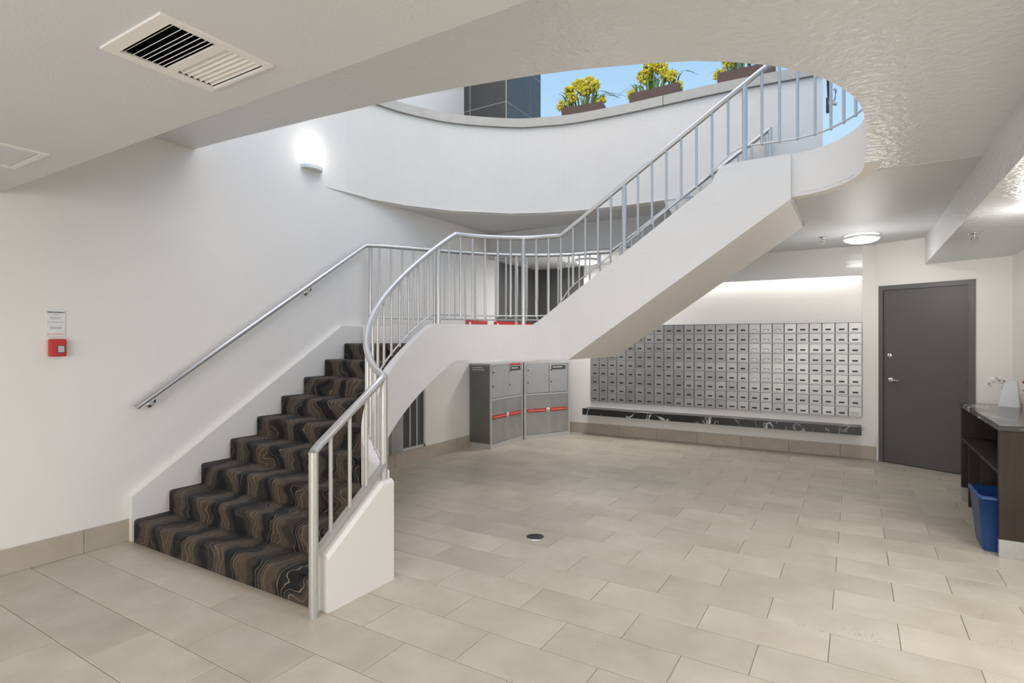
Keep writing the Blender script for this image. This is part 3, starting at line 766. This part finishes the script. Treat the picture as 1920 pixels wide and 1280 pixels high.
# ------------------------------------------------------------------ wall grille under the stair
gr = empty('wall_grille', (0, 0, 0), 0, 'light grey vertical-bar air grille low on the wall under the curved stringer', 'vent')
gy0, gy1, gz0, gz1 = 5.05, 5.49, .168, 1.0
MB().box(XL, XL+.02, gy0, gy1, gz0, gz0+.03).box(XL, XL+.02, gy0, gy1, gz1-.03, gz1).box(XL, XL+.02, gy0, gy0+.03, gz0, gz1).box(XL, XL+.02, gy1-.03, gy1, gz0, gz1).build('frame', M['steelframe'], gr)
MB().box(XL, XL+.004, gy0+.02, gy1-.02, gz0+.02, gz1-.02).build('backing', M['dark'], gr)
bevel(MB().box(XL, XL+.05, 4.86, 5.045, gz0, gz1).build('side_box', M['steel'], gr), .004)
for k in range(2):
    y = gy0+.03+(gy1-gy0-.06)*(k+1)/3; MB().box(XL+.003, XL+.018, y-.009, y+.009, gz0+.03, gz1-.03).build('bar', M['steelframe'], gr)

# ------------------------------------------------------------------ things on the left wall
an = MB().box(XL, XL+.006, 1.592, 1.700, 1.530, 1.712).build('wall_notice', M['paper']); tag(an, 'white printed notice above the red fire alarm call point', 'notice')
m = MB(); x0 = XL+.006
def bars(m, y0, y1, z, hh, step, seed):
    random.seed(seed); y = y0
    while y < y1:
        w_ = random.uniform(step*.5, step*1.5); m.box(x0-.0005, x0+.0008, y, min(y+w_, y1), z, z+hh); y += w_+step*.35
bars(m, 1.600, 1.695, 1.690, .009, .007, 1); m.build('notice_heading', M['ink'], an)
m = MB()
for z, a, c in ((1.676, 1.628, 1.66), (1.658, 1.615, 1.675), (1.648, 1.617, 1.673), (1.625, 1.600, 1.694), (1.590, 1.612, 1.682), (1.583, 1.615, 1.68)): bars(m, a, c, z, .004, .006, int(z*1000))
m.build('notice_text', M['inkgrey'], an)
m = MB(); bars(m, 1.60, 1.694, 1.543, .006, .008, 9); m.build('notice_footer', M['redpale'], an)
fa = MB().box(XL, XL+.045, 1.603, 1.697, 1.394, 1.512).build('fire_alarm_call_point', M['red']); bevel(fa, .008, 2); tag(fa, 'red square fire alarm call point on the left wall', 'fire alarm')
bevel(MB().box(XL+.044, XL+.050, 1.640, 1.683, 1.418, 1.470).build('window_frame', M['ink'], fa), .002)
MB().box(XL+.049, XL+.052, 1.645, 1.679, 1.423, 1.465).build('glass_window', M['steeldoor'], fa)
# sconce: half-round shade on the wall
sc_ = empty('wall_sconce', (XL, 3.76, 3.375), 0, 'lit half-round white wall sconce on the tall left wall above the stairs', 'wall lamp')
def half(r, z0, z1, th=None, seg=16, flat=.75):
    m = MB(); pts = [(r*flat*math.sin(PI*j/seg), -r*math.cos(PI*j/seg)) for j in range(seg+1)]
    n = seg+1; m.add([(x, y, z0) for x, y in pts]+[(x, y, z1) for x, y in pts], [(j, j+1, n+j+1, n+j) for j in range(seg)], True)
    m.add([(x, y, z0) for x, y in pts], [tuple(range(n))]); m.add([(x, y, z1) for x, y in pts], [tuple(range(n))])
    return m
half(.118, -.13, .15).build('shade', M['sconceglow'], sc_)
half(.122, -.165, -.13).build('lower_cap', M['rimmetal'], sc_)

# ------------------------------------------------------------------ ceiling lamps, sprinklers, vents
def dish(loc, R, label):
    t = empty('ceiling_lamp', loc, 0, label, 'ceiling lamp', 'round glass ceiling lamps')
    MB().lathe([(R*.86, 0), (R, -.018), (R, -.034), (R*.93, -.036)], seg=36).build('rim', M['rimmetal'], t)
    MB().lathe([(R*.93, -.034), (R*.85, -.052), (R*.6, -.070), (R*.3, -.079), (0.001, -.082)], seg=36).build('glass_dish', M['lampglow'], t)
    return t
dish((.056, 7.40, 2.668), .185, 'lit round ceiling lamp near the grey door')
dish((-3.41, 7.72, 2.705), .17, 'lit round ceiling lamp seen between the landing balusters')
def sprinkler(loc, label):
    t = empty('sprinkler', loc, 0, label, 'sprinkler', 'ceiling sprinkler heads')
    MB().lathe([(0, 0), (.04, 0), (.042, -.006), (.018, -.010)], seg=20).build('escutcheon', M['chrome'], t)
    m = MB().tube([(0, 0, -.008), (0, 0, -.03)], .009, 8)
    for s in (-1, 1): m.tube([(0, 0, -.026), (s*.02, 0, -.036), (s*.02, 0, -.052), (s*.003, 0, -.066)], .0035, 6)
    m.build('yoke', M['chrome'], t)
    MB().lathe([(0, -.066), (.018, -.067), (.019, -.070), (0, -.070)], seg=14).build('deflector', M['chrome'], t)
sprinkler((-.32, 7.30, 2.668), 'chrome sprinkler head left of the lit ceiling lamp')
sprinkler((.84, 5.966, 2.39), 'chrome sprinkler head under the lowered ceiling on the right')
sprinkler((-3.80, 7.80, 2.705), 'chrome sprinkler head in the corner behind the landing')
v = empty('ceiling_vent', (0, 0, 0), 0, 'square white ceiling air vent with half its louvres open and black', 'vent')
fz0, fz1 = 2.432, 2.441
m = MB()
for a, c, d, f in rects_with_holes(-2.056, -1.690, .843, 1.206, [(VX0, VX1, VY0, VY1)]): m.box(a, c, d, f, fz0, fz1)
m.build('frame', M['trimw'], v)
MB().box(VX0, VX1, VY0, VY1, 2.58, 2.60).box(VX0-.01, VX0, VY0, VY1, 2.442, 2.6).box(VX1, VX1+.01, VY0, VY1, 2.442, 2.6).box(VX0, VX1, VY0-.01, VY0, 2.442, 2.6).box(VX0, VX1, VY1, VY1+.01, 2.442, 2.6).build('duct', M['black'], v)
def slat(y, ang, wdt=.030):
    R = Matrix.Translation(((VX0+VX1)/2, y, 2.446)) @ Matrix.Rotation(ang, 4, 'X')
    hw = (VX1-VX0)/2-.001
    MB().box(-hw, hw, -wdt/2, wdt/2, -.001, .001, R).build('louvre', M['trimw'], v)
for y in (.905, .930, .953, .968, .988, 1.006, 1.022): slat(y, math.radians(46), .020)
MB().box(VX0+.001, VX1-.001, 1.030, 1.062, 2.437, 2.444).build('divider', M['trimw'], v)
for k in range(6): slat(1.078+.0205*k, math.radians(-32), .0195)
h_ = empty('ceiling_hatch', (0, 0, 0), 0, 'flush white access hatch in the low ceiling at the left edge', 'hatch')
m = MB()
for a, c, d, f in rects_with_holes(-3.90, -3.456, .75, 1.196, [(-3.872, -3.484, .778, 1.168)]): m.box(a, c, d, f, 2.433, 2.4405)
m.build('frame', M['trimw'], h_)
MB().box(-3.866, -3.490, .784, 1.162, 2.436, 2.4404).build('panel', M['ceil'], h_)

# ------------------------------------------------------------------ floor drain
fd = empty('floor_cover', (-2.09, 3.76, 0), 0, 'small round black cover set in the floor tiles', 'floor cover')
MB().lathe([(0, .003), (.062, .003), (.066, .0)], seg=28).build('plate', M['rubber'], fd)
MB().lathe([(.066, .0035), (.072, .002), (.074, 0)], seg=28).build('rim', M['chrome'], fd)

# ------------------------------------------------------------------ counter on the right
cx0, cx1, cy0, cy1 = .848, CX.x, 5.085, 6.745
ct = empty('counter', (0, 0, 0), 0, 'dark wood counter with open shelves and grey marble top', 'counter')
bevel(MB().box(cx0, cx1, cy0, cy0+.045, .125, .877).build('end_panel', M['wood'], ct), .001)
bevel(MB().box(cx0, cx1, cy1-.045, cy1, .125, .877).build('end_panel', M['wood'], ct), .001)
MB().box(cx0, cx1, cy0, cy0+.045, 0, .125).build('kick_plate', M['kick'], ct)
MB().box(cx0, cx1, cy1-.045, cy1, 0, .125).build('kick_plate', M['kick'], ct)
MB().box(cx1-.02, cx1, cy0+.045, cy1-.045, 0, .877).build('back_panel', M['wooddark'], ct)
MB().box(cx0+.004, cx1-.02, cy0+.045, cy1-.045, .568, .592).build('shelf', M['wood'], ct)
for y in (6.40, 5.81): MB().box(cx0+.01, cx1-.02, y-.009, y+.009, .02, .568).build('divider', M['wood'], ct)
bevel(MB().box(cx0-.008, cx1+.0, cy0-.015, cy1+.01, .878, .920).build('marble_top', M['marble2'], ct), .003)

# recycling bin
bn = empty('waste_bin', (0, 0, 0), 0, 'blue plastic waste bin on the floor beside the counter shelves', 'bin')
def rr(cx, cy, hx, hy, r, z, n=4):
    out = []
    for sx, sy, a0 in ((1, 1, 0), (-1, 1, 90), (-1, -1, 180), (1, -1, 270)):
        for k in range(n+1):
            a = math.radians(a0+90*k/n); out.append((cx+sx*(hx-r)+r*math.cos(a), cy+sy*(hy-r)+r*math.sin(a), z))
    return out
loops = [rr(.865, 5.35, .085, .16, .03, .002), rr(.865, 5.35, .118, .205, .035, .375), rr(.865, 5.35, .122, .209, .035, .375), rr(.865, 5.35, .122, .209, .035, .395), rr(.865, 5.35, .112, .199, .032, .395), rr(.865, 5.35, .082, .155, .028, .01)]
m = MB(); n_ = len(loops[0]); m.add([p for L_ in loops for p in L_], [(a*n_+j, a*n_+(j+1) % n_, (a+1)*n_+(j+1) % n_, (a+1)*n_+j) for a in range(5) for j in range(n_)], True)
m.add(loops[0], [tuple(range(n_))]); m.add(loops[-1], [tuple(range(n_))]); m.build('bin_body', M['bin'], bn)
m = MB(); lo = rr(.865, 5.35, .126, .213, .036, .380); l2 = rr(.865, 5.35, .126, .213, .036, .398); l3 = rr(.865, 5.35, .108, .195, .03, .400)
m.add(lo+l2+l3, [(a*n_+j, a*n_+(j+1) % n_, (a+1)*n_+(j+1) % n_, (a+1)*n_+j) for a in range(2) for j in range(n_)], True); m.build('bin_rim', M['bin'], bn)

# bag, orchid and flower pot on the counter
bag = empty('paper_bag', (1.165, 6.52, .92), math.radians(-25), 'tapered white paper bag standing on the marble counter', 'bag')
m = MB(); m.add([(-.075, -.05, 0), (.075, -.05, 0), (.075, .05, 0), (-.075, .05, 0), (-.04, -.012, .21), (.045, -.012, .23), (.045, .012, .23), (-.04, .012, .21)], [(0, 1, 5, 4), (1, 2, 6, 5), (2, 3, 7, 6), (3, 0, 4, 7), (0, 3, 2, 1), (4, 5, 6, 7)])
m.build('bag_body', M['paper'], bag)
MB().tube([(-.02, 0, .212), (-.01, 0, .25), (.02, 0, .25), (.03, 0, .225)], .003, 6).build('handle', M['paper'], bag)
def petals(m, c, R, n, sz, seed):
    random.seed(seed)
    for _ in range(n):
        th, ph = random.uniform(0, 2*PI), math.acos(random.uniform(-1, 1)); d = Vector((math.sin(ph)*math.cos(th), math.sin(ph)*math.sin(th), math.cos(ph)))
        p = Vector(c)+d*R*random.uniform(.55, 1); a = d.orthogonal().normalized(); q = d.cross(a)
        t = random.uniform(0, PI); u = a*math.cos(t)+q*math.sin(t); w_ = d.cross(u)
        tip = p+d*sz*.9+u*sz*.3
        m.add([p-u*sz*.5, p+w_*sz*.5+d*sz*.2, p+u*sz*.5, tip, p-w_*sz*.5+d*sz*.2], [(0, 1, 3), (1, 2, 3), (2, 4, 3), (4, 0, 3)])
orc = empty('orchid', (1.22, 6.70, .92), 0, 'white orchid blossoms leaning out behind the paper bag', 'flower')
m = MB().lathe([(0, 0), (.035, 0), (.045, .09), (.04, .09), (.03, .02)], seg=16); m.build('pot', M['orchid'], orc)
MB().tube([(0, 0, .05), (-.02, 0, .16), (-.06, -.01, .22), (-.13, -.02, .24)], .003, 6).build('stem', M['leaf2'], orc)
for i, (x, y, z) in enumerate(((-.06, -.01, .20), (-.105, -.02, .225), (-.15, -.02, .215), (-.175, -.03, .185), (-.03, 0, .17), (-.08, -.02, .165))):
    m = MB(); petals(m, (x, y, z), .018, 14, .028, i); m.build('blossom', M['orchid'], orc)
fp = empty('flower_pot', (1.27, 6.30, .92), 0, 'pot of red flowers in pink paper wrapping at the right edge of the counter', 'flower pot')
m = MB().lathe([(0, 0), (.06, 0), (.075, .14), (.07, .15), (.055, .02)], seg=12, smooth=False); m.build('wrapping', M['pink'], fp)
MB().box(-.078, -.0745, -.02, .0, .03, .06).build('wrapping_print', M['red'], fp)
m = MB(); petals(m, (0, 0, .17), .05, 60, .03, 5); m.build('leaves', M['leaf2'], fp)
for i, (x, y, z) in enumerate(((-.03, 0, .225), (.03, .02, .235), (0, -.03, .22), (.01, .04, .215))):
    m = MB(); petals(m, (x, y, z), .026, 26, .022, 11+i); m.build('flower', M['rose'], fp)

# ------------------------------------------------------------------ planters on the parapet
def planter(x0, x1, yc, seed, lab, ang=0):
    W = x1-x0
    t = empty('planter_box', ((x0+x1)/2, yc, 4.262), ang, 'brown rectangular planter box on the parapet cap, '+lab, 'planter', 'brown planter boxes on the parapet')
    m = MB(); h = .15
    o_ = [(-W/2, -.09), (W/2, -.09), (W/2, .09), (-W/2, .09)]; i_ = [(-W/2+.012, -.078), (W/2-.012, -.078), (W/2-.012, .078), (-W/2+.012, .078)]
    vs = [(x, y, 0) for x, y in o_]+[(x, y, h) for x, y in o_]+[(x, y, h) for x, y in i_]+[(x, y, .12) for x, y in i_]
    m.add(vs, [(3, 2, 1, 0), (12, 13, 14, 15)]+[(a*4+j, a*4+(j+1) % 4, (a+1)*4+(j+1) % 4, (a+1)*4+j) for a in range(3) for j in range(4)])
    m.build('box', M['planter'], t)
    p = empty('flowering_plant', t.location, ang, 'yellow-flowered grassy plant growing in the planter, '+lab, 'plant', 'yellow flowering plants on the parapet')
    random.seed(seed)
    for k in range(34):
        bx, by = random.uniform(-W*.42, W*.42), random.uniform(-.06, .06)
        lean = (bx/(W*.5))*.26+random.uniform(-.2, .2); ly = random.uniform(-.1, .12); H = random.uniform(.26, .46)
        pts = []
        for q in range(8):
            u = q/7; pts.append((bx+lean*u*u, by+ly*u*u, .13+H*(u*1.5-.85*u*u*(1+abs(lean)*1.6))))
        m = MB()
        for q in range(8):
            w_ = .009*(1-(q/7)**2)+.0012; x, y, z = pts[q]; m.v += [(x-w_, y, z), (x+w_, y-.002, z)]
        m.f = [(2*q, 2*q+1, 2*q+3, 2*q+2) for q in range(7)]; m.sm = [True]*7
        m.build('leaf', M['leaf'] if k % 3 else M['leaf2'], p)
    for k in range(11):
        bx = -W*.45+W*.9*(k+.5)/11+random.uniform(-.03, .03); z = random.uniform(.24, .46); y = random.uniform(-.07, .04)
        if k in (0, 10): z = random.uniform(.14, .22); bx *= 1.15
        stem = MB().tube([(bx*.8, 0, .11), (bx, y, z)], .003, 5); stem.build('stem', M['leaf2'], p)
        m = MB(); petals(m, (bx, y, z), .055, 64, .036, seed*10+k); m.build('flower_head', M['yellow'], p)
planter(-3.16, -2.64, 6.46, 21, 'leftmost of the three', math.radians(8))
planter(-2.28, -1.70, 6.47, 22, 'middle one of the three')
planter(-1.29, -.72, 6.49, 23, 'rightmost, behind the handrail', math.radians(3))

# hanging fitting beyond the parapet's right end
hf = empty('hanging_fitting', (0, 0, 0), 0, 'black tapered hanger with a pale grey clip beyond the right end of the parapet', 'fitting')
MB().box(-4.4, 1.2, 6.93, 7.11, 6.4, 6.55).build('trim_2', M['wall'], kind='structure')
m = MB(); m.add([(-.35, 7, 6.4), (-.15, 7, 6.4), (-.15, 7.03, 6.4), (-.35, 7.03, 6.4), (-.262, 7, 4.13), (-.240, 7, 4.13), (-.240, 7.03, 4.13), (-.262, 7.03, 4.13)], [(0, 1, 5, 4), (1, 2, 6, 5), (2, 3, 7, 6), (3, 0, 4, 7), (0, 3, 2, 1), (4, 5, 6, 7)]); m.build('strap', M['black'], hf)
bevel(MB().box(-.275, -.235, 6.99, 7.04, 3.98, 4.14).build('socket', M['dark'], hf), .005)
m = MB().tube([(-.24, 7.0, 4.06), (-.19, 7.0, 4.11), (-.18, 7.0, 4.20), (-.20, 7.0, 4.22)], .012, 8).tube([(-.25, 7.0, 4.08), (-.17, 7, 4.05)], .018, 8); m.build('clip', M['steelframe'], hf)
